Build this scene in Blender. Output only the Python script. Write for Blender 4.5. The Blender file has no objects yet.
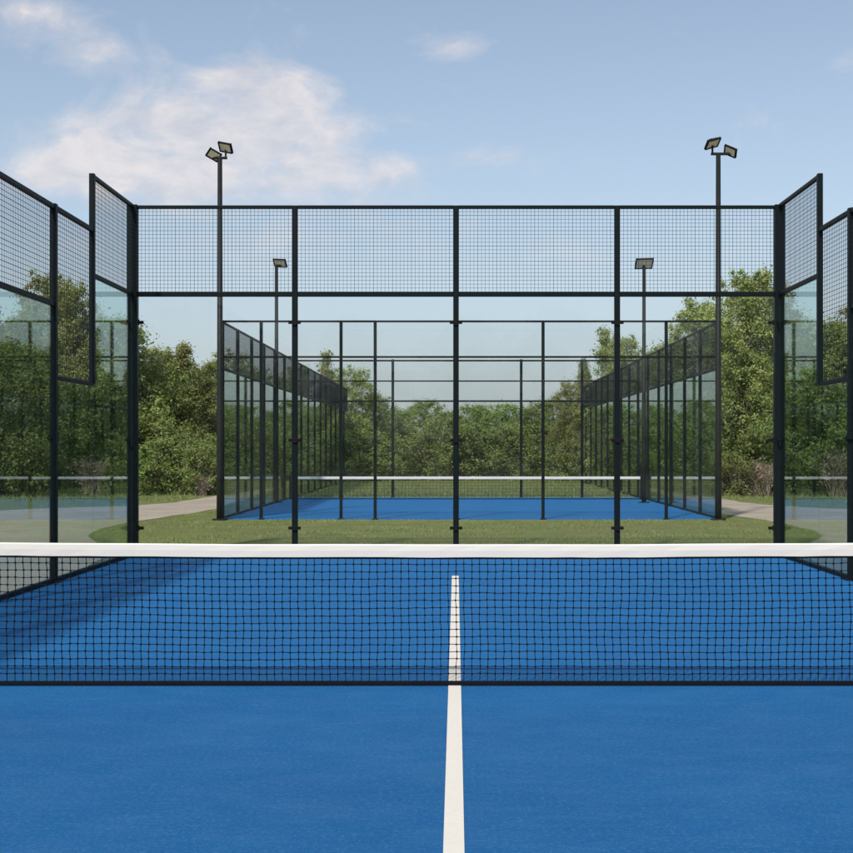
import bpy, math, random
import numpy as np
from mathutils import Vector, Matrix
random.seed(7); rng = np.random.default_rng(7)
S = bpy.context.scene
COL = S.collection
F = 1337.0; H = 1.477; VX = 456.0; VY = 448.0      # focal length in photo pixels, eye height, vanishing point

# ------------------------------------------------------------------ helpers
class MB:
    def __init__(self): self.v = []; self.f = []
    def box(self, x0, x1, y0, y1, z0, z1):
        n = len(self.v)
        self.v += [(x0,y0,z0),(x1,y0,z0),(x1,y1,z0),(x0,y1,z0),(x0,y0,z1),(x1,y0,z1),(x1,y1,z1),(x0,y1,z1)]
        self.f += [(n,n+3,n+2,n+1),(n+4,n+5,n+6,n+7),(n,n+1,n+5,n+4),(n+1,n+2,n+6,n+5),(n+2,n+3,n+7,n+6),(n+3,n,n+4,n+7)]
        return self
    def cbox(self, x0, x1, y0, y1, z0, z1, c=.004):
        # box with chamfered upright edges and top: a catch of light along its corners
        n = len(self.v)
        c = min(c, (x1-x0)*.3, (y1-y0)*.3, (z1-z0)*.3)
        def ring(i, z): return [(x0+c+i,y0+i,z),(x1-c-i,y0+i,z),(x1-i,y0+c+i,z),(x1-i,y1-c-i,z),(x1-c-i,y1-i,z),(x0+c+i,y1-i,z),(x0+i,y1-c-i,z),(x0+i,y0+c+i,z)]
        rs = [ring(c*.5, z0), ring(0, z0+c), ring(0, z1-c), ring(c*.5, z1)]
        for r in rs: self.v += r
        for k in range(3):
            for i in range(8):
                a = n+k*8+i; b = n+k*8+(i+1)%8
                self.f.append((a,b,b+8,a+8))
        self.f.append(tuple(n+7-i for i in range(8))); self.f.append(tuple(n+24+i for i in range(8)))
        return self
    def tube(self, pts, radii, seg=6, cap=True):
        pts = [Vector(p) for p in pts]
        if not hasattr(radii, '__len__'): radii = [radii]*len(pts)
        n = len(self.v)
        for i, p in enumerate(pts):
            a = pts[max(i-1,0)]; b = pts[min(i+1,len(pts)-1)]
            t = (b-a).normalized()
            u = t.cross(Vector((0,1,0.01)) if abs(t.y) < .9 else Vector((1,0,0))).normalized(); w = t.cross(u)
            for k in range(seg):
                an = 2*math.pi*(k+.5)/seg
                self.v.append(tuple(p+(u*math.cos(an)+w*math.sin(an))*radii[i]))
        for i in range(len(pts)-1):
            for k in range(seg):
                a = n+i*seg+k; b = n+i*seg+(k+1)%seg
                self.f.append((a,b,b+seg,a+seg))
        if cap:
            self.f.append(tuple(n+seg-1-k for k in range(seg))); m = n+(len(pts)-1)*seg
            self.f.append(tuple(m+k for k in range(seg)))
        return self
    def xform(self, M, start=0):
        for i in range(start, len(self.v)): self.v[i] = tuple(M @ Vector(self.v[i]))
        return self
    def build(self, name, mat, parent=None, smooth=False):
        me = bpy.data.meshes.new(name); me.from_pydata(self.v, [], self.f); me.update()
        if smooth: me.polygons.foreach_set('use_smooth', [True]*len(me.polygons))
        o = bpy.data.objects.new(name, me); me.materials.append(mat); COL.objects.link(o)
        if parent: o.parent = parent
        return o
def tag(o, label=None, cat=None, group=None, kind=None):
    if label: o['label'] = label
    if cat: o['category'] = cat
    if group: o['group'] = group
    if kind: o['kind'] = kind
    return o
def empty(name, loc, rz=0):
    o = bpy.data.objects.new(name, None); COL.objects.link(o); o.location = loc; o.rotation_euler = (0,0,rz)
    o.empty_display_size = .2
    return o

# ------------------------------------------------------------------ materials
def mat(name):
    m = bpy.data.materials.new(name); m.use_nodes = True; nt = m.node_tree; nt.nodes.clear()
    out = nt.nodes.new('ShaderNodeOutputMaterial')
    return m, nt, out
def N(nt, t, **kw):
    n = nt.nodes.new(t)
    for k, v in kw.items(): setattr(n, k, v)
    return n
def math_(nt, op, a, b=None, clamp=False):
    n = N(nt, 'ShaderNodeMath', operation=op, use_clamp=clamp)
    for i, x in enumerate((a, b)):
        if x is None: continue
        if isinstance(x, (int, float)): n.inputs[i].default_value = x
        else: nt.links.new(x, n.inputs[i])
    return n.outputs[0]
def noise(nt, co, scale, detail=4, rough=.55, dist=0):
    n = N(nt, 'ShaderNodeTexNoise'); n.inputs['Scale'].default_value = scale; n.inputs['Detail'].default_value = detail
    n.inputs['Roughness'].default_value = rough; n.inputs['Distortion'].default_value = dist
    if co is not None: nt.links.new(co, n.inputs['Vector'])
    return n.outputs['Fac']
def ramp(nt, fac, stops):
    n = N(nt, 'ShaderNodeValToRGB'); e = n.color_ramp.elements
    while len(e) < len(stops): e.new(.5)
    for i, (p, c) in enumerate(stops): e[i].position = p; e[i].color = (*c, 1)
    nt.links.new(fac, n.inputs[0]); return n.outputs[0]
def mixc(nt, fac, a, b, blend='MIX'):
    n = N(nt, 'ShaderNodeMix', data_type='RGBA', blend_type=blend)
    for sock, x in ((n.inputs['Factor'], fac), (n.inputs[6], a), (n.inputs[7], b)):
        if isinstance(x, (int, float)): sock.default_value = x
        elif isinstance(x, tuple): sock.default_value = (*x, 1)
        else: nt.links.new(x, sock)
    return n.outputs[2]
def mapping(nt, co, scale):
    n = N(nt, 'ShaderNodeMapping'); n.inputs['Scale'].default_value = scale; nt.links.new(co, n.inputs['Vector']); return n.outputs[0]
def bsdf(nt, out, color, rough=.6, metal=0, spec=.5, bump=None, bstr=.3, bdist=.01):
    b = N(nt, 'ShaderNodeBsdfPrincipled')
    for k, x in (('Base Color', color), ('Roughness', rough)):
        if isinstance(x, tuple): b.inputs[k].default_value = (*x, 1)
        elif isinstance(x, (int, float)): b.inputs[k].default_value = x
        else: nt.links.new(x, b.inputs[k])
    b.inputs['Metallic'].default_value = metal; b.inputs['Specular IOR Level'].default_value = spec
    if bump is not None:
        bn = N(nt, 'ShaderNodeBump'); bn.inputs['Strength'].default_value = bstr; bn.inputs['Distance'].default_value = bdist
        nt.links.new(bump, bn.inputs['Height']); nt.links.new(bn.outputs[0], b.inputs['Normal'])
    nt.links.new(b.outputs[0], out.inputs['Surface']); return b
def objco(nt): return N(nt, 'ShaderNodeTexCoord').outputs['Object']
def wpos(nt): return N(nt, 'ShaderNodeNewGeometry').outputs['Position']

def m_paint(name, col, rough=.42):
    m, nt, out = mat(name); co = wpos(nt)
    f = noise(nt, co, 9, 4); c = mixc(nt, f, tuple(x*.75 for x in col), tuple(x*1.35 for x in col))
    r = math_(nt, 'ADD', math_(nt, 'MULTIPLY', noise(nt, co, 30, 3), .25), rough-.12)
    bsdf(nt, out, c, r, spec=.12, bump=noise(nt, co, 180, 2), bstr=.08, bdist=.002); return m
M_POST = m_paint('powder_coated_steel', (.0045,.0080,.0090), .5)
M_WIRE = m_paint('mesh_wire', (.010,.014,.020), .5)
M_POLE = m_paint('pole_paint', (.013,.014,.013), .5)
M_NETC = m_paint('net_cord', (.005,.006,.009), .9)
M_RUB = m_paint('rubber', (.007,.007,.008), .7)

def m_glass(name, tint, refl=1.0):
    m, nt, out = mat(name)
    g = N(nt, 'ShaderNodeNewGeometry')
    d = N(nt, 'ShaderNodeVectorMath', operation='DOT_PRODUCT'); nt.links.new(g.outputs['Normal'], d.inputs[0]); nt.links.new(g.outputs['Incoming'], d.inputs[1])
    c = math_(nt, 'ABSOLUTE', d.outputs['Value'])
    p = math_(nt, 'POWER', math_(nt, 'SUBTRACT', 1.0, c), 5.0)
    fr = math_(nt, 'ADD', math_(nt, 'MULTIPLY', p, .96*refl), .014*refl, clamp=True)
    # faint dust film, a little uneven
    co = g.outputs['Position']
    t = N(nt, 'ShaderNodeBsdfTransparent'); t.inputs[0].default_value = (*tint, 1)
    dust = N(nt, 'ShaderNodeBsdfDiffuse'); dust.inputs[0].default_value = (.5,.52,.5,1)
    md = N(nt, 'ShaderNodeMixShader'); nt.links.new(math_(nt, 'MULTIPLY', ramp(nt, noise(nt, co, 1.3, 6, .65), [(.35,(0,0,0)),(.8,(1,1,1))]), .008), md.inputs[0])
    nt.links.new(t.outputs[0], md.inputs[1]); nt.links.new(dust.outputs[0], md.inputs[2])
    gl = N(nt, 'ShaderNodeBsdfGlossy'); gl.inputs['Roughness'].default_value = .005; gl.inputs[0].default_value = (.9,.96,.93,1)
    mx = N(nt, 'ShaderNodeMixShader'); nt.links.new(fr, mx.inputs[0]); nt.links.new(md.outputs[0], mx.inputs[1]); nt.links.new(gl.outputs[0], mx.inputs[2])
    nt.links.new(mx.outputs[0], out.inputs['Surface']); return m
M_GLASS = m_glass('clear_glass', (.962,.970,.974))
M_GLASS_S = m_glass('green_glass', (.77,.845,.84))
M_GLASS_F = m_glass('dark_green_glass', (.70,.80,.80), .9)  # darker, greener tint for the far side walls

def m_turf(name, a, b):
    m, nt, out = mat(name); co = wpos(nt)
    big = noise(nt, mapping(nt, co, (.5,.9,1)), 1.1, 5, .6)
    streak = noise(nt, mapping(nt, co, (1.0,3.5,1)), 5, 5, .6)
    fine = noise(nt, mapping(nt, co, (1,.45,1)), 150, 4, .8)
    mid = noise(nt, co, 45, 3, .6)
    c = mixc(nt, ramp(nt, big, [(.3,(0,0,0)),(.7,(1,1,1))]), a, b)
    c = mixc(nt, math_(nt, 'MULTIPLY', ramp(nt, streak, [(.45,(0,0,0)),(.75,(1,1,1))]), .22), c, (.040,.165,.32))
    c = mixc(nt, math_(nt, 'MULTIPLY', ramp(nt, fine, [(.38,(1,1,1)),(.6,(0,0,0))]), .5), c, tuple(x*.45 for x in a))
    c = mixc(nt, math_(nt, 'MULTIPLY', ramp(nt, mid, [(.5,(0,0,0)),(.8,(1,1,1))]), .45), c, (.055,.19,.35))
    dr = noise(nt, mapping(nt, co, (1,1.7,1)), 2.0, 5, .6, .3)   # thin drifts of pale infill sand
    c = mixc(nt, math_(nt, 'MULTIPLY', ramp(nt, dr, [(.46,(0,0,0)),(.78,(1,1,1))]), .08), c, (.12,.22,.33))
    c = mixc(nt, math_(nt, 'MULTIPLY', ramp(nt, dr, [(.28,(1,1,1)),(.46,(0,0,0))]), .12), c, tuple(x*.6 for x in a))
    spk = noise(nt, co, 120, 2, .5)
    c = mixc(nt, math_(nt, 'MULTIPLY', ramp(nt, spk, [(.66,(0,0,0)),(.74,(1,1,1))]), .35), c, (.3,.36,.42))
    if name == 'blue_turf':   # brighter look beyond the net, painted into the colour instead of lit
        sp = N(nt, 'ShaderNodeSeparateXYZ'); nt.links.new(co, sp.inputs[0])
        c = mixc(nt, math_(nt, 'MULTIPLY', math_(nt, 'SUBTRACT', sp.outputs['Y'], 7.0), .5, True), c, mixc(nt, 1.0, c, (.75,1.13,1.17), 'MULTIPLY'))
    h = math_(nt, 'ADD', fine, math_(nt, 'MULTIPLY', mid, .6))
    bsdf(nt, out, c, .8, spec=.22, bump=h, bstr=.5, bdist=.004); return m
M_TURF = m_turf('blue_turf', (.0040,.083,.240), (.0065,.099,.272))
M_TURF_FAR = m_turf('bright_blue_turf', (.003,.110,.315), (.005,.130,.350))  # brighter blue for the second court

def m_white(name, col, wear=.25, sc=60):
    m, nt, out = mat(name); co = wpos(nt)
    f = noise(nt, co, sc, 5, .65); g = noise(nt, co, 3.1, 4)
    c = mixc(nt, math_(nt, 'MULTIPLY', ramp(nt, f, [(.4,(0,0,0)),(.75,(1,1,1))]), wear), col, tuple(x*.6 for x in col))
    c = mixc(nt, math_(nt, 'MULTIPLY', g, .2), c, (.5,.47,.4))
    bsdf(nt, out, c, .75, spec=.3, bump=f, bstr=.3, bdist=.003); return m
M_LINE = m_white('line_paint', (.62,.585,.53))
M_BAND = m_white('net_band_canvas', (.70,.665,.62), .12, 140)

def m_ground():
    m, nt, out = mat('grass_ground'); co = wpos(nt)
    big = noise(nt, co, .22, 5, .6); md = noise(nt, co, 1.6, 5, .65); fine = noise(nt, co, 28, 4, .7)
    c = ramp(nt, md, [(.28,(.115,.135,.036)),(.5,(.165,.185,.052)),(.74,(.25,.24,.09))])
    c = mixc(nt, ramp(nt, big, [(.42,(0,0,0)),(.72,(1,1,1))]), c, (.17,.16,.062))
    c = mixc(nt, math_(nt, 'MULTIPLY', fine, .55), c, (.04,.055,.016))
    bsdf(nt, out, c, .9, spec=.15, bump=fine, bstr=.8, bdist=.03); return m
M_GROUND = m_ground()
def m_path():
    m, nt, out = mat('gravel_path'); co = wpos(nt)
    f = noise(nt, co, 55, 5, .75); g = noise(nt, co, .9, 5); vo = N(nt, 'ShaderNodeTexVoronoi'); vo.inputs['Scale'].default_value = 70; nt.links.new(co, vo.inputs['Vector'])
    c = ramp(nt, f, [(.3,(.24,.20,.155)),(.55,(.39,.33,.265)),(.8,(.52,.455,.38))])
    c = mixc(nt, ramp(nt, g, [(.35,(0,0,0)),(.7,(1,1,1))]), c, (.27,.235,.175))
    c = mixc(nt, .25, c, vo.outputs['Color'], 'SOFT_LIGHT')
    bsdf(nt, out, c, .9, spec=.2, bump=vo.outputs['Distance'], bstr=.5, bdist=.01); return m
M_PATH = m_path()

def m_leaf(name, dark, mid, light, trans=.42):
    m, nt, out = mat(name); co = wpos(nt); oi = N(nt, 'ShaderNodeObjectInfo')
    f = noise(nt, co, .9, 4, .6); f2 = noise(nt, co, 11, 2, .5)
    v = math_(nt, 'ADD', math_(nt, 'MULTIPLY', f, .65), math_(nt, 'MULTIPLY', f2, .35))
    c = ramp(nt, v, [(.33,dark),(.5,mid),(.68,light)])
    h = N(nt, 'ShaderNodeHueSaturation'); nt.links.new(c, h.inputs['Color'])
    nt.links.new(math_(nt, 'ADD', math_(nt, 'MULTIPLY', oi.outputs['Random'], .035), .482), h.inputs['Hue'])
    nt.links.new(math_(nt, 'ADD', math_(nt, 'MULTIPLY', oi.outputs['Random'], .4), .8), h.inputs['Value'])
    h.inputs['Saturation'].default_value = .92
    d = N(nt, 'ShaderNodeBsdfPrincipled'); nt.links.new(h.outputs[0], d.inputs['Base Color']); d.inputs['Roughness'].default_value = .6; d.inputs['Specular IOR Level'].default_value = .25
    t = N(nt, 'ShaderNodeBsdfTranslucent'); nt.links.new(mixc(nt, 1.0, h.outputs[0], (1.3,1.35,.6), 'MULTIPLY'), t.inputs[0])
    mx = N(nt, 'ShaderNodeMixShader'); mx.inputs[0].default_value = trans
    nt.links.new(d.outputs[0], mx.inputs[1]); nt.links.new(t.outputs[0], mx.inputs[2]); nt.links.new(mx.outputs[0], out.inputs['Surface']); return m
L_OLIVE = m_leaf('olive_leaves', (.170,.198,.058), (.275,.305,.095), (.40,.41,.155))
L_GREEN = m_leaf('green_leaves', (.150,.215,.056), (.245,.325,.088), (.35,.43,.15))
L_DARK = m_leaf('dark_leaves', (.135,.180,.052), (.215,.265,.078), (.31,.35,.125))
L_DRY = m_leaf('dry_twigs', (.15,.11,.085), (.27,.20,.16), (.38,.30,.25), .1)
L_BLADE = m_leaf('grass_blades', (.145,.185,.055), (.210,.250,.078), (.30,.32,.12), .3)
def m_bark(name, a, b):
    m, nt, out = mat(name); co = objco(nt)
    f = noise(nt, mapping(nt, co, (6,6,1.2)), 3, 5, .7)
    bsdf(nt, out, ramp(nt, f, [(.35,a),(.62,b)]), .9, bump=f, bstr=.6, bdist=.02); return m
M_BARK = m_bark('brown_bark', (.045,.036,.027), (.14,.115,.09))
M_BIRCH = m_bark('pale_bark', (.10,.09,.08), (.36,.34,.31))
m_, nt_, out_ = mat('lamp_lens'); co_ = objco(nt_)
bsdf(nt_, out_, mixc(nt_, noise(nt_, co_, 30, 3), (.86,.78,.60), (.62,.56,.45)), .25); M_LENS = m_

# ------------------------------------------------------------------ setting
def sheet(name, poly, z, m):
    mb = MB(); mb.v = [(x, y, z) for x, y in poly]; mb.f = [tuple(range(len(poly)))]
    o = mb.build(name, m); tag(o, kind='structure'); return o
# ground: one big sheet, slightly uneven far off
gx = np.concatenate([np.linspace(-900,-60,12), np.linspace(-50,50,51), np.linspace(60,900,12)])
gy = np.concatenate([np.linspace(-300,-20,6), np.linspace(-16,100,59), np.linspace(120,1800,14)])
mb = MB()
for y in gy:
    for x in gx:
        z = -.012
        d = max(0, abs(x)-10, y-42)
        z += -.0 + min(d, 12)*.004*(math.sin(x*.5+1.3)+math.sin(y*.37+x*.2))
        mb.v.append((x, y, z))
nx = len(gx)
for j in range(len(gy)-1):
    for i in range(nx-1): a = j*nx+i; mb.f.append((a, a+1, a+1+nx, a+nx))
tag(mb.build('ground', M_GROUND, smooth=True), kind='structure')

W = 4.42; YB = F*H/108.0; YN = F*H/238.0           # half width, back wall, net
XL, XR, YF, YK = -4.87, 5.45, 27.8, 40.0           # the second court
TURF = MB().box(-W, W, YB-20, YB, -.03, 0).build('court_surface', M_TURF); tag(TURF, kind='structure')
tag(MB().box(XL, XR, YF, YK, -.03, 0).build('far_court_surface', M_TURF_FAR), kind='structure')
YT = F*H/128.0
LW = .039
tag(MB().box(-LW-.008, LW-.008, YB-18.0, YT, -.002, .004).build('court_line', M_LINE), kind='structure')
tag(MB().box(-.004, .004, YT, YB-.06, -.002, .003).build('dark_turf_strip', M_RUB), kind='structure')  # thin dark strip from the line's tip to the back wall

def smooth_poly(pts, it=2):
    for _ in range(it):
        q = []
        for i in range(len(pts)-1):
            a, b = pts[i], pts[i+1]
            q += [(a[0]*.75+b[0]*.25, a[1]*.75+b[1]*.25), (a[0]*.25+b[0]*.75, a[1]*.25+b[1]*.75)]
        pts = [pts[0]]+q+[pts[-1]]
    return pts
def path_strip(name, inner, outer, sx):
    inner = smooth_poly(inner); outer = smooth_poly(outer)
    n = 90
    def res(p):
        L = [0]
        for i in range(len(p)-1): L.append(L[-1]+math.dist(p[i], p[i+1]))
        out = []
        for k in range(n):
            t = L[-1]*k/(n-1); i = 0
            while i < len(L)-2 and L[i+1] < t: i += 1
            u = (t-L[i])/max(1e-6, L[i+1]-L[i]); out.append((p[i][0]*(1-u)+p[i+1][0]*u, p[i][1]*(1-u)+p[i+1][1]*u))
        return out
    a, b = res(inner), res(outer); mb = MB()
    for k in range(n):
        j1, j2 = random.uniform(-.06,.06), random.uniform(-.1,.1)
        mb.v += [((a[k][0]+j1)*sx, a[k][1], -.005), ((b[k][0]+j2)*sx, b[k][1], -.005)]
    for k in range(n-1): q = 2*k; mb.f.append((q, q+1, q+3, q+2))
    tag(mb.build(name, M_PATH), kind='structure')
path_strip('path', [(4.50,-8),(4.50,10),(4.52,17.5),(5.3,20.2),(6.4,22.7),(6.6,25.5),(6.4,27.8),(5.9,31.0),(5.9,34),(6.3,45),(7.5,60)],
                   [(11.5,-8),(11.5,18),(11.8,28),(10.6,33.0),(8.2,34.2),(7.55,37),(7.5,41),(8.0,50),(9.2,62)], -1)
path_strip('path.001', [(4.50,-8),(4.50,10),(4.52,17.5),(5.3,20.2),(6.3,22.7),(6.5,25.5),(6.3,27.8),(5.9,30.0),(6.0,34),(6.6,45),(7.8,60)],
                   [(11.5,-8),(11.5,18),(11.6,27),(10.2,31.5),(8.4,33.8),(7.75,37),(7.7,41),(8.2,50),(9.4,62)], 1)

# grass blades (uncountable): turf of blades round the courts
def on_path(x, y):
    ax = np.abs(x)
    inner = np.interp(y, [-8,17.5,20.2,22.7,25.5,27.8,31,34,45,60], [4.5,4.5,5.3,6.35,6.55,6.35,5.9,5.95,6.45,7.6])
    outer = np.interp(y, [-8,18,28,32,34,37,41,50,62], [11.5,11.5,11.7,10.6,8.3,7.65,7.6,8.1,9.3])
    return (ax > inner-.02) & (ax < outer)
def blades(name, n, x0, x1, y0, y1, hh, w):
    x = rng.uniform(x0, x1, n); y = y0+(y1-y0)*rng.random(n)
    cl = np.sin(x*2.1+1)*np.sin(y*1.7)+np.sin(x*.9-y*1.3+2)+.6*np.sin(x*5.3+y*4.1)
    keep = (~on_path(x, y)) & (rng.random(n) < .55+.25*cl)
    keep &= ~((np.abs(x) < W+.05) & (y < YB+.05)) & ~((x > XL-.05) & (x < XR+.05) & (y > YF-.03) & (y < YK+.03))
    x, y, cl = x[keep], y[keep], cl[keep]; n = len(x)
    h = hh*(.5+rng.random(n))*(1+.25*cl); a = rng.random(n)*2*np.pi; lean = rng.normal(0, .4, (n,2))*h[:,None]
    z0 = -.015
    V = np.empty((n*3,3)); dx = np.cos(a)*w/2; dy = np.sin(a)*w/2
    V[0::3] = np.c_[x-dx, y-dy, np.full(n,z0)]; V[1::3] = np.c_[x+dx, y+dy, np.full(n,z0)]; V[2::3] = np.c_[x+lean[:,0], y+lean[:,1], z0+h]
    return np_mesh(name, V, 3, L_BLADE)
def np_mesh(name, V, k, m):
    me = bpy.data.meshes.new(name); n = len(V)//k
    me.vertices.add(len(V)); me.vertices.foreach_set('co', V.astype(np.float32).ravel())
    me.loops.add(len(V)); me.loops.foreach_set('vertex_index', np.arange(len(V), dtype=np.int32))
    me.polygons.add(n); me.polygons.foreach_set('loop_start', np.arange(0, len(V), k, dtype=np.int32))
    try: me.polygons.foreach_set('loop_total', np.full(n, k, dtype=np.int32))
    except Exception: pass
    me.update(calc_edges=True); me.materials.append(m)
    o = bpy.data.objects.new(name, me); COL.objects.link(o); return o
tag(blades('grass', 330000, -11, 11, YB, 44, .026, .012), 'short mown green grass around and between the blue courts', 'grass', kind='stuff')
tag(blades('rough_grass', 110000, -26, 26, 37, 72, .09, .03), 'longer dull green grass in front of the trees', 'grass', kind='stuff')

# ------------------------------------------------------------------ walls
def wire_mesh(x0, x1, z0, z1, step=.052, r=.0021, y=0):
    mb = MB()
    n = max(2, round((x1-x0)/step)); q = max(2, round((z1-z0)/step))
    for i in range(n+1):
        x = x0+(x1-x0)*i/n; rr = r*(1.0 if i % 5 else 1.35)
        mb.box(x-rr, x+rr, y-r, y+r, z0, z1)
    for j in range(q+1):
        z = z0+(z1-z0)*j/q; rr = r*(1.0 if j % 4 else 1.35)
        mb.box(x0, x1, y+r+.0003, y+3*r, z-rr, z+rr)
    return mb
def clamp(x, z, side=0, y=-.0):
    mb = MB()
    a = -.085 if side <= 0 else .0; b = .085 if side >= 0 else .0
    mb.cbox(x+a, x+b, y-.046, y-.0365, z-.021, z+.021, .003)
    mb.cbox(x-.03 if side<=0 else x, x+.03 if side>=0 else x, y-.052, y-.0465, z-.036, z+.036, .003)
    for s in ((-1,1) if side == 0 else (side,)):
        mb.tube([(x+s*.062, y-.056, z), (x+s*.062, y-.012, z)], .013, 8)
    return mb
def wall(name, label, cat, loc, rz, posts, segs, glass, clamps=(), group=None, post_w=.08, base=True):
    """posts: (s, z0, z1, width); segs: (s0, s1, [(kind, z0, z1)...], [rails (z, thick)])"""
    root = empty(name, loc, rz); tag(root, label, cat, group)
    for (s, z0, z1, w) in posts:
        mb = MB().cbox(s-w/2, s+w/2, -w*.42, w*.42, z0, z1, .006)
        if z0 <= 0: mb.cbox(s-w*.95, s+w*.95, -w*.9, w*.9, -.005, .014, .004)
        mb.build('post', M_POST, root)
    for (s0, s1, fills, rails) in segs:
        for kind, z0, z1 in fills:
            if kind == 'g': MB().cbox(s0+.004, s1-.004, -.0055, .0055, z0, z1, .0015).build('glass_pane', glass, root)
            elif kind == 'm': wire_mesh(s0, s1, z0, z1, r=.0019 if rz == 0 else .0021).build('wire_mesh', M_WIRE, root)
        for z, t in rails: MB().cbox(s0, s1, -.024, .024, z-t/2, z+t/2, .004).build('rail', M_POST, root)
    for c in clamps: clamp(*c).build('clamp', M_RUB, root)
    return root
TOP = 4.79; MID = 3.58
xs = [-W, -2.203, 0, 2.203, W]
posts = [(x, 0, TOP, .077) for x in xs[1:4]] + [(xs[0], 0, TOP+.01, .138), (xs[4], 0, TOP+.01, .138)]
def inset(i, j): return (xs[i]+(.068 if i == 0 else .038), xs[j]-(.068 if j == 4 else .038))
segs = []
for i in range(4):
    a, b = inset(i, i+1)
    segs.append((a, b, [('g', .05, MID-.036), ('m', MID+.034, TOP-.028)], [(TOP-.02, .045), (MID, .066), (.02, .055)]))
cl = [(x, z, 0) for x in xs[1:4] for z in (3.19, 1.585, .385)] + [(-W+.075, z, 1) for z in (3.19, 1.585, .385)] + [(W-.075, z, -1) for z in (3.19, 1.585, .385)]
wall('glass_back_wall', 'four bay glass wall with black posts and mesh top behind the nearest net', 'court wall', (0, YB, 0), 0, posts, segs, M_GLASS, cl, group='glass court walls')

s1 = YB-YB*323/363.5
def side_wall(sx, label):
    rz = -math.pi/2; s2 = YB-YB*323/(402.0 if sx < 0 else 395.0)
    P = [(s1, 2.25, TOP+.02, .075), (s2, 0, 4.16, .085)]
    sp = [s2]
    while sp[-1] < 17.5: sp.append(sp[-1]+2.05)
    P += [(s, 0, 4.16, .085) for s in sp[1:]]
    G = [(.08, s1-.038, [('g', .05, MID-.035), ('m', MID+.03, TOP-.02)], [(TOP-.01, .045), (MID, .05), (.02, .06)]),
         (s1-.03, s2-.043, [('g', .05, 2.22)], [(.02, .06)]),
         (s1+.038, s2-.043, [('m', 2.28, 4.1)], [(4.125, .05), (2.25, .045)])]
    for a, b in zip(sp, sp[1:]):
        G.append((a+.043, b-.043, [('g', .05, 3.03), ('m', 3.09, 4.1)], [(4.125, .05), (3.06, .055), (.02, .06)]))
    return wall('glass_side_wall', label, 'court wall', (sx*W, YB, 0), rz, P, G, M_GLASS_S, [(s2, 1.585, 0), (.08, 1.585, 1), (.08, 3.19, 1)], group='glass court walls')
side_wall(-1, 'stepped glass and mesh side wall along the left edge of the nearest court')
side_wall(1, 'stepped glass and mesh side wall along the right edge of the nearest court')

# second court
fx = [XL, -4.05, -2.39, -1.68, .02, 1.81, 4.37, XR]
FP = [(x, 0, 4.13, .10 if x in (XL, XR) else .065) for x in fx]
FG = [(a+.035, b-.035, [('g', .04, 3.34), ('g', 3.40, 4.09)], [(4.11, .04), (3.37, .04)]) for a, b in zip(fx, fx[1:])]
wall('glass_front_wall', 'tall clear glass wall facing us across the near end of the second court', 'court wall', (0, YF, 0), 0, FP, FG, M_GLASS, group='glass court walls')
kx = [XL, -3.44, -1.89, .03, 1.95, 3.77, XR]
KP = [(x, 0, 4.13, .08) for x in kx]
KG = [(a+.04, b-.04, [('g', .04, 2.85), ('g', 2.91, 3.45), ('g', 3.51, 4.05)], [(4.09, .05), (3.48, .04), (2.88, .05)]) for a, b in zip(kx, kx[1:])]
wall('glass_end_wall', 'three railed glass wall closing the distant end of the second court behind its net', 'court wall', (0, YK, 0), 0, KP, KG, M_GLASS, group='glass court walls')
def far_side(x, y0, y1, sx, name, label, step=2.0):
    n = round((y1-y0)/step); sp = [i*(y1-y0)/n for i in range(n+1)]
    P = [(s, 0, 4.12, .085) for s in sp[1:-1]]
    G = [(a+.043, b-.043, [('g', .04, 3.10), ('m', 3.16, 4.08)], [(4.10, .04), (3.13, .045), (.02, .05)]) for a, b in zip(sp, sp[1:])]
    G[0] = (.06,)+G[0][1:]; G[-1] = (G[-1][0], G[-1][1]-.03)+G[-1][2:]
    wall(name, label, 'court wall', (x, y0, 0), math.pi/2, P, G, M_GLASS_F, group='glass court walls')
far_side(XL, YF, YK, 1, 'glass_side_wall', 'mesh topped glass side wall on the left of the second court')
far_side(XR, YF, YK, -1, 'glass_side_wall', 'mesh topped glass side wall on the right of the second court')
far_side(XL, YK+.08, YK+20, 1, 'glass_side_wall', 'farthest left glass wall running on towards the trees beyond the second court')
far_side(XR, YK+.08, YK+18, -1, 'glass_side_wall', 'farthest right glass wall running on towards the trees beyond the second court')

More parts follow.
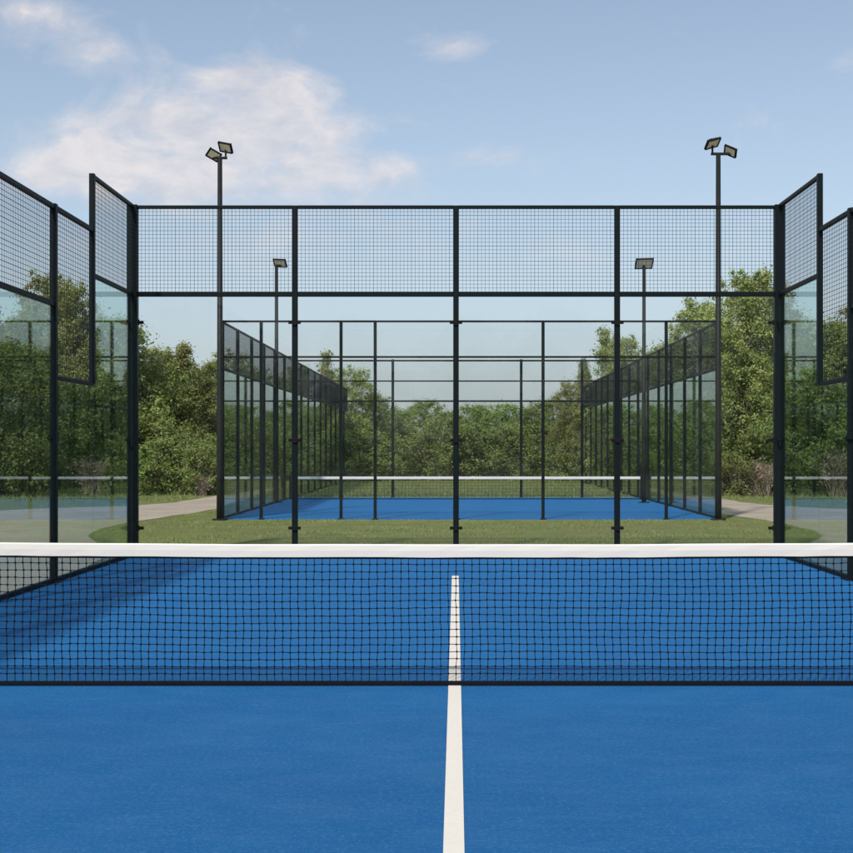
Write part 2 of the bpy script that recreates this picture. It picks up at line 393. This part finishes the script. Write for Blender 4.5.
# ------------------------------------------------------------------ nets
def make_net(name, label, y, x0, x1, top, band, r, step, wav, detail=True):
    root = empty(name, ((x0+x1)/2, y, 0)); tag(root, label, 'net', 'court nets')
    cx = (x0+x1)/2; L = (x1-x0)/2
    def sag(x): return -.026*(1-(x/L)**2)+.0015*math.sin(x*4.1+.7)*math.sin(x*1.3) if detail else 0
    nx_ = round((x1-x0)/step); nz = round((top-band-.03)/(step*.94)); zb = .03
    def pt(i, j):
        x = -L+2*L*i/nx_; t = j/nz; z = zb+(top-band+sag(x)-zb)*t
        if wav and 0 < j < nz:
            env = math.sin(math.pi*t)
            x += wav*(env*(math.sin(z*9+x*1.7)*.9+math.sin(x*3.1+z*4)*.8))+random.uniform(-.0025,.0025)
            z += wav*env*(math.sin(x*2.3+1)*1.1+math.sin(x*5.9+z*3)*.35)+random.uniform(-.0023,.0023)
        yy = wav*1.2*math.sin(math.pi*t)*math.sin(x*1.9+.6)
        return (x, yy, z)
    P = [[pt(i, j) for j in range(nz+1)] for i in range(nx_+1)]
    mb = MB()
    for i in range(nx_+1): mb.tube(P[i], r*(2.2 if detail and i == nx_//2 and False else 1), 4 if detail else 3, False)
    for j in range(nz+1): mb.tube([P[i][j] for i in range(nx_+1)], r, 4 if detail else 3, False)
    if detail:
        for i in range(nx_+1):
            for j in range(1, nz):
                x, yy, z = P[i][j]; k = r*1.75
                mb.box(x-k, x+k, yy-k, yy+k, z-k, z+k)
    mb.build('netting', M_NETC, root)
    # canvas band folded over the cord: rounded top, slight waviness
    n = 60; mb = MB(); prof = [(-.008,-1),( -.011,-.5),(-.010,-.1),(-.006,0),(.006,0),(.010,-.1),(.011,-.5),(.008,-1)]
    for i in range(n+1):
        x = -L+2*L*i/n; s = sag(x)
        for (py, pz) in prof:
            mb.v.append((x, py+random.uniform(-.0008,.0008), top+s+pz*band+(random.uniform(-.0015,.0015) if pz == -1 else 0)))
    m = len(prof)
    for i in range(n):
        for k in range(m):
            a = i*m+k; b = i*m+(k+1) % m; mb.f.append((a, b, b+m, a+m))
    mb.f += [tuple(range(m)), tuple(n*m+m-1-k for k in range(m))]
    mb.build('top_band', M_BAND, root)
    if detail:
        mb = MB(); pts = [(-L+2*L*i/n, 0, top-band-.007+sag(-L+2*L*i/n)) for i in range(n+1)]; mb.tube(pts, .006, 6); mb.build('hem_cord', M_NETC, root)
    mb = MB(); mb.cbox(-L, L, -.009, .009, .006, .027 if detail else .03, .004); mb.build('bottom_tape', M_NETC, root)
    for s in (-1, 1): MB().cbox(s*L-.04, s*L+.04, -.04, .04, 0, top+.03, .006).build('net_post', M_POST, root)
    return root
make_net('court_net', 'black net with white canvas top band stretched across the nearest blue court', YN, -4.30, 4.30, .905, .080, .0029, .049, .004)
YN2 = 38.4
make_net('court_net', 'distant low net with thin white top band across the second court', YN2, XL+.12, XR-.12, H-28.6*YN2/F, .075, .0035, .10, 0, False)

# ------------------------------------------------------------------ floodlights
def lamp_head(root, loc, yaw, pitch, w=.34, roll=0):
    M = Matrix.Translation(loc) @ Matrix.Rotation(yaw, 4, 'Z') @ Matrix.Rotation(roll, 4, 'Y') @ Matrix.Rotation(pitch, 4, 'X')
    mb = MB(); h = w*.72
    mb.cbox(-w/2, w/2, -h/2, h/2, 0, .035, .008)
    for s in (-1, 1): mb.cbox(s*w/2-.012, s*w/2+.012, -h/2-.01, h/2+.01, -.022, .03, .004)
    for s in (-1, 1): mb.box(-w/2, w/2, s*h/2-.012, s*h/2+.012, -.021, .005)
    for k in range(7): x = -w*.36+w*.12*k; mb.box(x-.004, x+.004, -h*.36, h*.36, .035, .075)
    mb.cbox(-.04, .04, -.05, .05, .075, .10, .004); mb.xform(M)
    hd = mb.build('lamp_head', M_RUB, root)
    lb = MB().box(-w/2+.02, w/2-.02, -h/2+.018, h/2-.018, -.012, -.002)
    lb.xform(M).build('lens', M_LENS, hd)
def flood(label, x, y, zt, heads, r=.06):
    root = empty('floodlight', (x, y, 0)); tag(root, label, 'floodlight', 'floodlights on tall poles')
    MB().tube([(0,0,0),(0,0,1.0),(0,0,zt)], [r*1.15, r*1.1, r*.8], 12).build('pole', M_POLE, root, True)
    MB().tube([(0,0,-.005),(0,0,.02)], .16, 12).build('base_plate', M_POLE, root)
    ax = [h[0][0] for h in heads]
    mb = MB(); lo, hi = min(ax+[0]), max(ax+[0])
    mb.cbox(lo-.03, hi+.03, -.025, .025, zt-.03, zt+.02, .005)
    for h in heads: mb.cbox(h[0][0]-.018, h[0][0]+.018, -.02, .02, min(zt, zt+h[0][2]), max(zt, zt+h[0][2])+.05, .004)
    mb.build('bracket', M_POLE, root)
    for (o, yaw, pitch, w, roll) in heads: lamp_head(root, (o[0], o[1]-.04, zt+o[2]), yaw, pitch, w, roll)
R = math.radians
sF = F/YF
flood('left foreground floodlight pole with two tilted lamp heads rising beside the second court', XL, YF-.22, (VY-160)/sF+H,
      [((-.12,0,.05), R(30), R(-50), .26, R(24)), ((.12,0,.20), R(-22), R(-48), .29, R(14))])
flood('right foreground floodlight pole with two tilted lamp heads rising beside the second court', XR-.04, YF-.22, (VY-156)/sF+H,
      [((-.12,0,.20), R(24), R(-36), .31, R(-18)), ((.24,0,.04), R(-35), R(-52), .27, R(28))])
sP = F/36.0
flood('smaller left floodlight standing over the middle of the second court side wall', (276-VX)/sP, 36.1, (VY-265)/sP+H, [((.10,0,.06), R(-15), R(-46), .34, R(4))], .055)
flood('smaller right floodlight with one broad flat lamp over the second court side wall', (644.5-VX)/sP, 36.1, (VY-267)/sP+H, [((-.0,0,.10), R(4), R(-42), .46, R(-2))], .055)

# ------------------------------------------------------------------ trees
def crown_np(name, clumps, leaf, m, flat=.0, elong=1.5):
    V = []
    for (cx, cy, cz, rad, n) in clumps:
        g = rng.normal(size=(n,3)); g /= np.linalg.norm(g, axis=1)[:,None]
        rr = rad*np.minimum(1.9, np.abs(rng.normal(0,.85,n)))[:,None]
        p = np.array([cx,cy,cz])+g*rr*np.array([1,1,1.0])
        nrm = g+rng.normal(0,.5,(n,3))+np.array([0,0,.35]); nrm /= np.linalg.norm(nrm, axis=1)[:,None]
        t = np.cross(nrm, rng.normal(size=(n,3))); t /= np.linalg.norm(t, axis=1)[:,None]+1e-9
        b = np.cross(nrm, t); s = leaf*(.6+.8*rng.random(n))[:,None]
        q = np.empty((n*4,3)); q[0::4] = p-t*s*elong*.5; q[1::4] = p+b*s*.42+nrm*s*.1; q[2::4] = p+t*s*elong*.5; q[3::4] = p-b*s*.42+nrm*s*.1
        V.append(q)
    return np_mesh(name, np.concatenate(V), 4, m)
def make_tree(kind):
    """returns a tree root at the origin; its nominal height is 8 / 5 / 6.5 / 2"""
    spec = dict(tall=(8.0, 2.2, .7, 230, .40, 300, .068, L_OLIVE, M_BIRCH), round=(5.0, 2.0, .3, 180, .35, 260, .062, L_GREEN, M_BARK),
                slim=(6.5, 1.0, .5, 130, .31, 230, .062, L_OLIVE, M_BIRCH), bush=(2.0, 1.35, .0, 100, .26, 200, .052, L_DARK, M_BARK),
                dense=(6.0, 2.4, .2, 220, .42, 270, .066, L_DARK, M_BARK))[kind]
    ht, rad, zlo, nc, cr, nl, leaf, lm, bm = spec
    name = {'tall':'birch_tree','round':'leafy_tree','slim':'slender_tree','bush':'bush','dense':'bushy_tree'}[kind]
    root = empty(name, (0,0,0))
    clumps = []; tr = MB()
    lean = Vector((random.uniform(-.2,.2), random.uniform(-.2,.2), 0))
    spine = [Vector((lean.x*t*t+.08*math.sin(t*5+nc), lean.y*t*t, ht*.93*t)) for t in [i/8 for i in range(9)]]
    if kind != 'bush':
        r0 = .021*ht
        tr.tube(spine, [r0*(1-.93*i/8)+.006 for i in range(9)], 8)
    k = 0
    while k < nc:
        t = random.random()
        z = zlo+(ht*.97-zlo)*t
        if kind == 'slim': env = rad*(math.sin(math.pi*min(1,t*.85+.12))**.8)*(1-.55*t)
        elif kind == 'tall': env = rad*math.sin(math.pi*min(1,(t*.73+.14)))**.7*(1-.2*t)
        else: env = rad*math.sqrt(max(0, 1-(max(0, t-.38)/.62)**2))*(.75+.25*min(1, t/.3))
        a = random.random()*2*math.pi
        env *= 1+.22*math.sin(a*3+z*1.3+nc)+.12*math.sin(a*5-z*2)
        q = env*(random.random()**.55)
        x, y = q*math.cos(a)+lean.x*t*t, q*math.sin(a)+lean.y*t*t
        c = cr*random.uniform(.6,1.25)*(1-.35*t)
        clumps.append((x, y, z, c, int(nl*(c/cr)**1.6))); k += 1
        # limb to the clump
        if kind == 'bush': s0 = Vector((x*.12, y*.12, 0)); rr = .018
        else:
            tb = max(.08, min(.95, (z-.35-.45*q)/(ht*.93))); i = min(7, int(tb*8)); u = tb*8-i; s0 = spine[i]*(1-u)+spine[i+1]*u; rr = .012*ht*(1-.8*tb)*.35+.006
        e = Vector((x, y, z)); mid = (s0+e)/2+Vector((random.uniform(-.1,.1), random.uniform(-.1,.1), -.08*q))
        tr.tube([s0, mid, e], [rr, rr*.65, .006], 5)
        for _ in range(3):
            d = Vector((random.gauss(0,1), random.gauss(0,1), random.gauss(.3,.8))).normalized()*c*.9
            tr.tube([mid*.3+e*.7, e+d], [.008, .003], 3)
    # stray sprays outside the main volume: ragged outline
    for _ in range(int(nc*.45)):
        c0 = random.choice(clumps[:nc]); d = Vector((random.gauss(0,1), random.gauss(0,1), abs(random.gauss(.5,.8)))).normalized()
        c = Vector(c0[:3])+d*c0[3]*1.5
        clumps.append((c.x, c.y, c.z, c0[3]*.55, int(nl*.16)))
    cro = crown_np('crown', clumps, leaf, lm); cro.parent = root
    tr.build('trunk' if kind != 'bush' else 'stems', bm, root, True)
    return root
def make_dry():
    root = empty('dry_shrub', (0,0,0)); tr = MB()
    for k in range(130):
        a = random.random()*2*math.pi; l = random.uniform(.6,1.5); sp = random.random()*.5
        p0 = Vector((random.gauss(0,.12), random.gauss(0,.12), 0)); p1 = p0+Vector((math.cos(a)*sp*l*.5, math.sin(a)*sp*l*.5, l*.55)); p2 = p0+Vector((math.cos(a)*sp*l*1.3, math.sin(a)*sp*l*1.3, l*.95))
        tr.tube([p0,p1,p2], [.014,.011,.005], 4)
        for _ in range(3):
            q = p1.lerp(p2, random.random()); tr.tube([q, q+Vector((random.gauss(0,.18), random.gauss(0,.18), random.uniform(.05,.3)))], [.008,.003], 3)
    tr.build('twigs', L_DRY, root)
    c = [(random.gauss(0,.35), random.gauss(0,.3), random.uniform(.3,1.2), .25, 40) for _ in range(14)]
    crown_np('dead_leaves', c, .06, L_DRY).parent = root
    return root
PROTO = {}
NOM = dict(tall=8.0, round=5.0, slim=6.5, bush=2.0, dense=6.0)
used = {}
def plant(kind, px, top, D, label, cat, group, wide=1.0, var=0):
    """px, top: where its middle and its highest leaves stand in the photograph; D metres away"""
    key = (kind, var)
    if key not in PROTO:
        PROTO[key] = make_tree(kind) if kind != 'dry' else make_dry(); o = PROTO[key]
    else:
        src = PROTO[key]; o = src.copy(); COL.objects.link(o)
        for ch in src.children:
            c = ch.copy(); COL.objects.link(c); c.parent = o
    h = H-(top-VY)*D/F
    s = h/NOM.get(kind, 1.3)
    o.location = ((px-VX)*D/F, D, -.03); o.scale = (s*wide, s*wide, s); o.rotation_euler = (0,0,random.random()*6.28)
    tag(o, label, cat, group)
    return o
TG = 'trees beyond the courts'
def T(kind, px, top, D, label, wide=1.0, var=0, cat='tree'): plant(kind, px, top, D, label, cat, TG, wide, var)
# left flank
T('tall', -75, 285, 44, 'olive birch standing just past the left edge of the picture', 1.1, 1)
T('dense', -20, 305, 41, 'dark bushy tree at the left edge seen through the nearest side glass', 1.05)
T('dense', 22, 318, 43, 'dark tree behind the left side glass of the nearest court', .95, 1)
T('tall', 46, 272, 47, 'tallest olive birch on the left, behind the first side post', .85)
T('tall', 80, 280, 44, 'olive birch between the left side post and the hanging mesh bar', .8, 1)
T('round', 112, 314, 45, 'green tree just left of the near left corner post', .95)
T('dense', 105, 345, 49, 'dark tree filling in behind the near left corner post', 1.1)
T('tall', 150, 346, 46, 'olive tree directly right of the near left corner post', 1.15, 1)
T('round', 178, 358, 50, 'light green tree in the left end bay of the back wall', 1.1, 1)
T('slim', 186, 342, 47, 'slim pointed tree in the left end bay of the back wall', 1.25)
T('dense', 208, 362, 48, 'dark tree beside the left floodlight pole', .95, 1)
T('tall', 232, 350, 52, 'olive tree behind the left corner of the second court', 1.05)
T('dense', 262, 368, 56, 'dark tree behind the left side wall of the second court', 1.1)
T('tall', 292, 366, 60, 'olive tree showing past the second left post of the back wall', 1.1, 1)
T('slim', 328, 350, 60, 'narrow pointed tree rising right of the second left post', .85, 1)
T('tall', 352, 366, 62, 'olive tree at the left end of the low tree line', 1.1)
T('dense', 376, 392, 64, 'dark round tree where the left tree line drops', 1.0, 1)
# centre: low line far off
for i, (px, top, k, lab, wd) in enumerate([
    (398, 408, 'round', 'low green tree left of the middle post', 1.5), (424, 400, 'round', 'rounded light green tree just left of the middle post', 1.35),
    (452, 411, 'dense', 'low dark tree directly behind the middle post', 1.2), (477, 404, 'round', 'low bright green tree just right of the middle post', 1.5),
    (503, 402, 'round', 'rounded green tree right of the middle post', 1.3), (530, 408, 'dense', 'low dark tree left of the distant right post', 1.2),
    (552, 398, 'round', 'green tree where the right tree line begins to rise', 1.4)]):
    T(k, px, top, 66+(i*7 % 5), lab, wd, i % 2)
T('tall', 570, 380, 62, 'olive tree stepping up towards the right tree line', .95)
T('slim', 583, 358, 60, 'slim tree beside the end of the farthest right glass wall', .9)
T('slim', 603, 326, 55, 'tall pointed tree just left of the second right post', .85, 1)
T('tall', 628, 334, 54, 'olive birch just right of the second right post', .85, 1)
T('dense', 655, 352, 56, 'dark tree behind the right side wall of the second court', 1.05)
T('round', 672, 340, 52, 'green tree behind the right side wall of the second court', .95, 1)
T('tall', 700, 298, 47, 'tall olive tree left of the right floodlight pole', .95)
T('tall', 738, 270, 44, 'tallest birch on the right, filling the right end bay', 1.0, 1)
T('tall', 768, 280, 46, 'olive birch against the near right corner post', .9)
T('dense', 745, 350, 43, 'dark bushy tree low in the right end bay', 1.0, 1)
T('tall', 798, 316, 45, 'olive tree behind the right corner panel of the nearest court', .9)
T('round', 826, 318, 43, 'green tree seen under the right hanging mesh panel', 1.0)
T('tall', 850, 300, 44, 'olive birch at the right edge of the picture', .8, 1)
T('dense', 880, 320, 42, 'dark bushy tree just past the right edge of the picture', 1.1)
T('tall', 930, 290, 44, 'tall olive tree well past the right edge of the picture', 1.1)
T('dense', -130, 300, 42, 'dark bushy tree well past the left edge of the picture', 1.1, 1)
# unseen trees added behind the camera, only to give the glass something to reflect
for i in range(13):
    o = plant(['dense','round','tall'][i % 3], 0, 100, 40, 'unseen tree added behind the camera for the glass to reflect', 'tree', 'unseen trees added behind the camera', 1.1, i % 2)
    o.location = (-30+i*5+random.uniform(-1,1), -27+random.uniform(-3,3), -.03); k = random.uniform(7.0,9.0)/o.scale[2]/NOM[['dense','round','tall'][i % 3]]; o.scale = [q*k for q in o.scale]
# second rank so that no ground shows between
lab2 = 'green tree in the rear rank that fills the gaps of the tree line'
for i in range(30):
    px = -60+i*34+random.uniform(-8,8)
    D = 76+random.uniform(-4,6)
    base = float(np.interp(px, [0,200,370,400,560,600,700,850], [335,372,408,424,422,375,345,335]))
    plant(random.choice(['round','dense','tall']), px, base+random.uniform(0,10), D, lab2, 'tree', TG, 1.1, i % 2)
# low bushes along the foot of the trees
lab3 = 'dark green bush in the undergrowth along the foot of the trees'
for i in range(46):
    px = -60+i*21+random.uniform(-6,6)
    D = float(np.interp(px, [0,220,330,580,640,700,850], [42.5,45,60,63,52,44,41.5]))+random.uniform(-.6,1.8)
    if 560 < px < 640: D = 62
    h = random.uniform(1.5,2.6)*(1 if 370 > px or px > 560 else 1.1)
    top = VY-(h-H)*F/D
    plant('bush', px, top, D, lab3, 'bush', 'bushes in the undergrowth', 1.15, i % 3)
plant('bush', 168, 435, 43, 'bright leafy bush spreading beside the left bend of the path', 'bush', 'bushes in the undergrowth', 1.2, 3)
plant('bush', 200, 444, 42.5, 'small bush between the path and the left floodlight pole', 'bush', 'bushes in the undergrowth', 1.1, 4)
plant('bush', 733, 452, 41.5, 'low dark bush near the right floodlight pole', 'bush', 'bushes in the undergrowth', 1.1, 3)
DG = 'dry brown shrubs'
plant('dry', 92, 460, 41.5, 'dry pinkish brown shrub behind the left side glass', 'shrub', DG, 1.0)
plant('dry', 762, 463, 41, 'dry pinkish brown shrub left of the near right corner post', 'shrub', DG, 1.15)
plant('dry', 838, 452, 41, 'dry pinkish brown shrub at the far right behind the side glass', 'shrub', DG, 1.0)
plant('dry', 203, 476, 41.8, 'small dry twiggy shrub near the left floodlight pole', 'shrub', DG, 1.0)

# ------------------------------------------------------------------ camera, light, sky
cam = bpy.data.cameras.new('camera'); co = bpy.data.objects.new('camera', cam); COL.objects.link(co)
co.location = (0, 0, H); co.rotation_euler = (R(90), 0, 0)
cam.sensor_width = 36; cam.lens = 36*F/853; cam.shift_x = -(VX-426.5)/853; cam.shift_y = (VY-426.5)/853
cam.clip_start = .05; cam.clip_end = 4000; S.camera = co
EL, AZ = 50, 21
sd = bpy.data.lights.new('sun', 'SUN'); so = bpy.data.objects.new('sun', sd); COL.objects.link(so)
sd.energy = 3.7; sd.angle = R(2.6); sd.color = (1, .955, .88)
tv = Vector((math.sin(R(AZ))*math.cos(R(EL)), math.cos(R(AZ))*math.cos(R(EL)), -math.sin(R(EL))))
so.rotation_euler = tv.to_track_quat('-Z', 'Y').to_euler()

w = bpy.data.worlds.new('World'); S.world = w; w.use_nodes = True; nt = w.node_tree; nt.nodes.clear()
out = N(nt, 'ShaderNodeOutputWorld'); bg = N(nt, 'ShaderNodeBackground'); bg.inputs['Strength'].default_value = .118
sky = N(nt, 'ShaderNodeTexSky', sky_type='NISHITA'); sky.sun_disc = False; sky.sun_elevation = R(EL); sky.sun_rotation = R(180+AZ)
sky.air_density = 1.0; sky.dust_density = 1.2; sky.ozone_density = 1.5; sky.altitude = 0
tc = N(nt, 'ShaderNodeTexCoord').outputs['Generated']
nz = noise(nt, mapping(nt, tc, (1,1,1.6)), 17, 9, .62, .5)
nz2 = noise(nt, mapping(nt, tc, (1,1,1.8)), 4.2, 4, .5)
tot = None
for (px, py, rx, ry, amp) in [(262,92,50,32,1.1),(215,105,42,26,.75),(300,128,40,26,.7),(150,128,48,26,.8),(90,150,45,22,.75),(45,172,40,22,.6),(195,150,70,26,.8),
                              (150,182,75,18,.75),(265,165,60,22,.6),(335,165,55,20,.75),(395,172,30,15,.7),(330,195,60,14,.4),(60,18,40,18,.42),(110,52,36,14,.4),(25,8,40,14,.35),
                              (462,49,24,10,.7),(505,156,44,11,.5),(455,158,26,8,.35),(350,125,16,12,.4),(848,52,20,14,.4),(300,34,26,9,.3),(230,225,220,30,.32),(560,250,200,22,.25),(90,60,60,40,.25)]:
    d = Vector(((px-VX)/F, 1, (VY-py)/F)).normalized()
    a = N(nt, 'ShaderNodeVectorMath', operation='SUBTRACT'); nt.links.new(tc, a.inputs[0]); a.inputs[1].default_value = d
    b = N(nt, 'ShaderNodeVectorMath', operation='MULTIPLY'); nt.links.new(a.outputs[0], b.inputs[0]); b.inputs[1].default_value = (F/rx, 2, F/ry)
    l = N(nt, 'ShaderNodeVectorMath', operation='LENGTH'); nt.links.new(b.outputs[0], l.inputs[0])
    g = math_(nt, 'MULTIPLY', math_(nt, 'POWER', 2.718, math_(nt, 'MULTIPLY', math_(nt, 'POWER', l.outputs['Value'], 2.0), -.8)), amp)
    tot = g if tot is None else math_(nt, 'ADD', tot, g)
tot = math_(nt, 'MINIMUM', tot, 1.05)
# scattered soft cloud elsewhere in the sky (behind and beside the view)
sep = N(nt, 'ShaderNodeSeparateXYZ'); nt.links.new(tc, sep.inputs[0])
oth = math_(nt, 'MULTIPLY', math_(nt, 'MULTIPLY', ramp(nt, nz2, [(.5,(0,0,0)),(.68,(1,1,1))]), math_(nt, 'MULTIPLY', math_(nt, 'SUBTRACT', .85, sep.outputs['Y'], True), 2.0, True)), .9)
tot = math_(nt, 'MAXIMUM', tot, oth)
m = math_(nt, 'ADD', tot, math_(nt, 'MULTIPLY', math_(nt, 'SUBTRACT', nz, .5), 1.9))
m = ramp(nt, m, [(.22,(0,0,0)),(.55,(.32,.32,.32)),(.80,(.68,.68,.68)),(1.0,(1,1,1))])
m = math_(nt, 'MULTIPLY', m, .72)
hs = N(nt, 'ShaderNodeHueSaturation'); nt.links.new(sky.outputs[0], hs.inputs['Color']); hs.inputs['Saturation'].default_value = .80; hs.inputs['Value'].default_value = 1.0; hs.inputs['Hue'].default_value = .496
nz3 = noise(nt, mapping(nt, tc, (1,1,2.2)), 24, 7, .6, .3)
cloud = mixc(nt, ramp(nt, math_(nt, 'ADD', math_(nt, 'MULTIPLY', nz3, .7), math_(nt, 'MULTIPLY', nz, .3)), [(.38,(0,0,0)),(.62,(1,1,1))]), (4.35,4.35,4.75), (6.3,5.75,5.55))
hz = math_(nt, 'MULTIPLY', math_(nt, 'POWER', 2.718, math_(nt, 'MULTIPLY', math_(nt, 'ABSOLUTE', sep.outputs['Z']), -9.0)), .85)
skyc = mixc(nt, hz, hs.outputs[0], (3.25,3.60,4.05))
nt.links.new(mixc(nt, m, skyc, cloud), bg.inputs['Color']); nt.links.new(bg.outputs[0], out.inputs['Surface'])

S.render.engine = 'CYCLES'; S.cycles.transparent_max_bounces = 48; S.cycles.max_bounces = 10; S.cycles.glossy_bounces = 6
S.view_settings.view_transform = 'Standard'; S.view_settings.look = 'None'; S.view_settings.gamma = 1; S.view_settings.use_curve_mapping = False
S.view_settings.exposure = .3
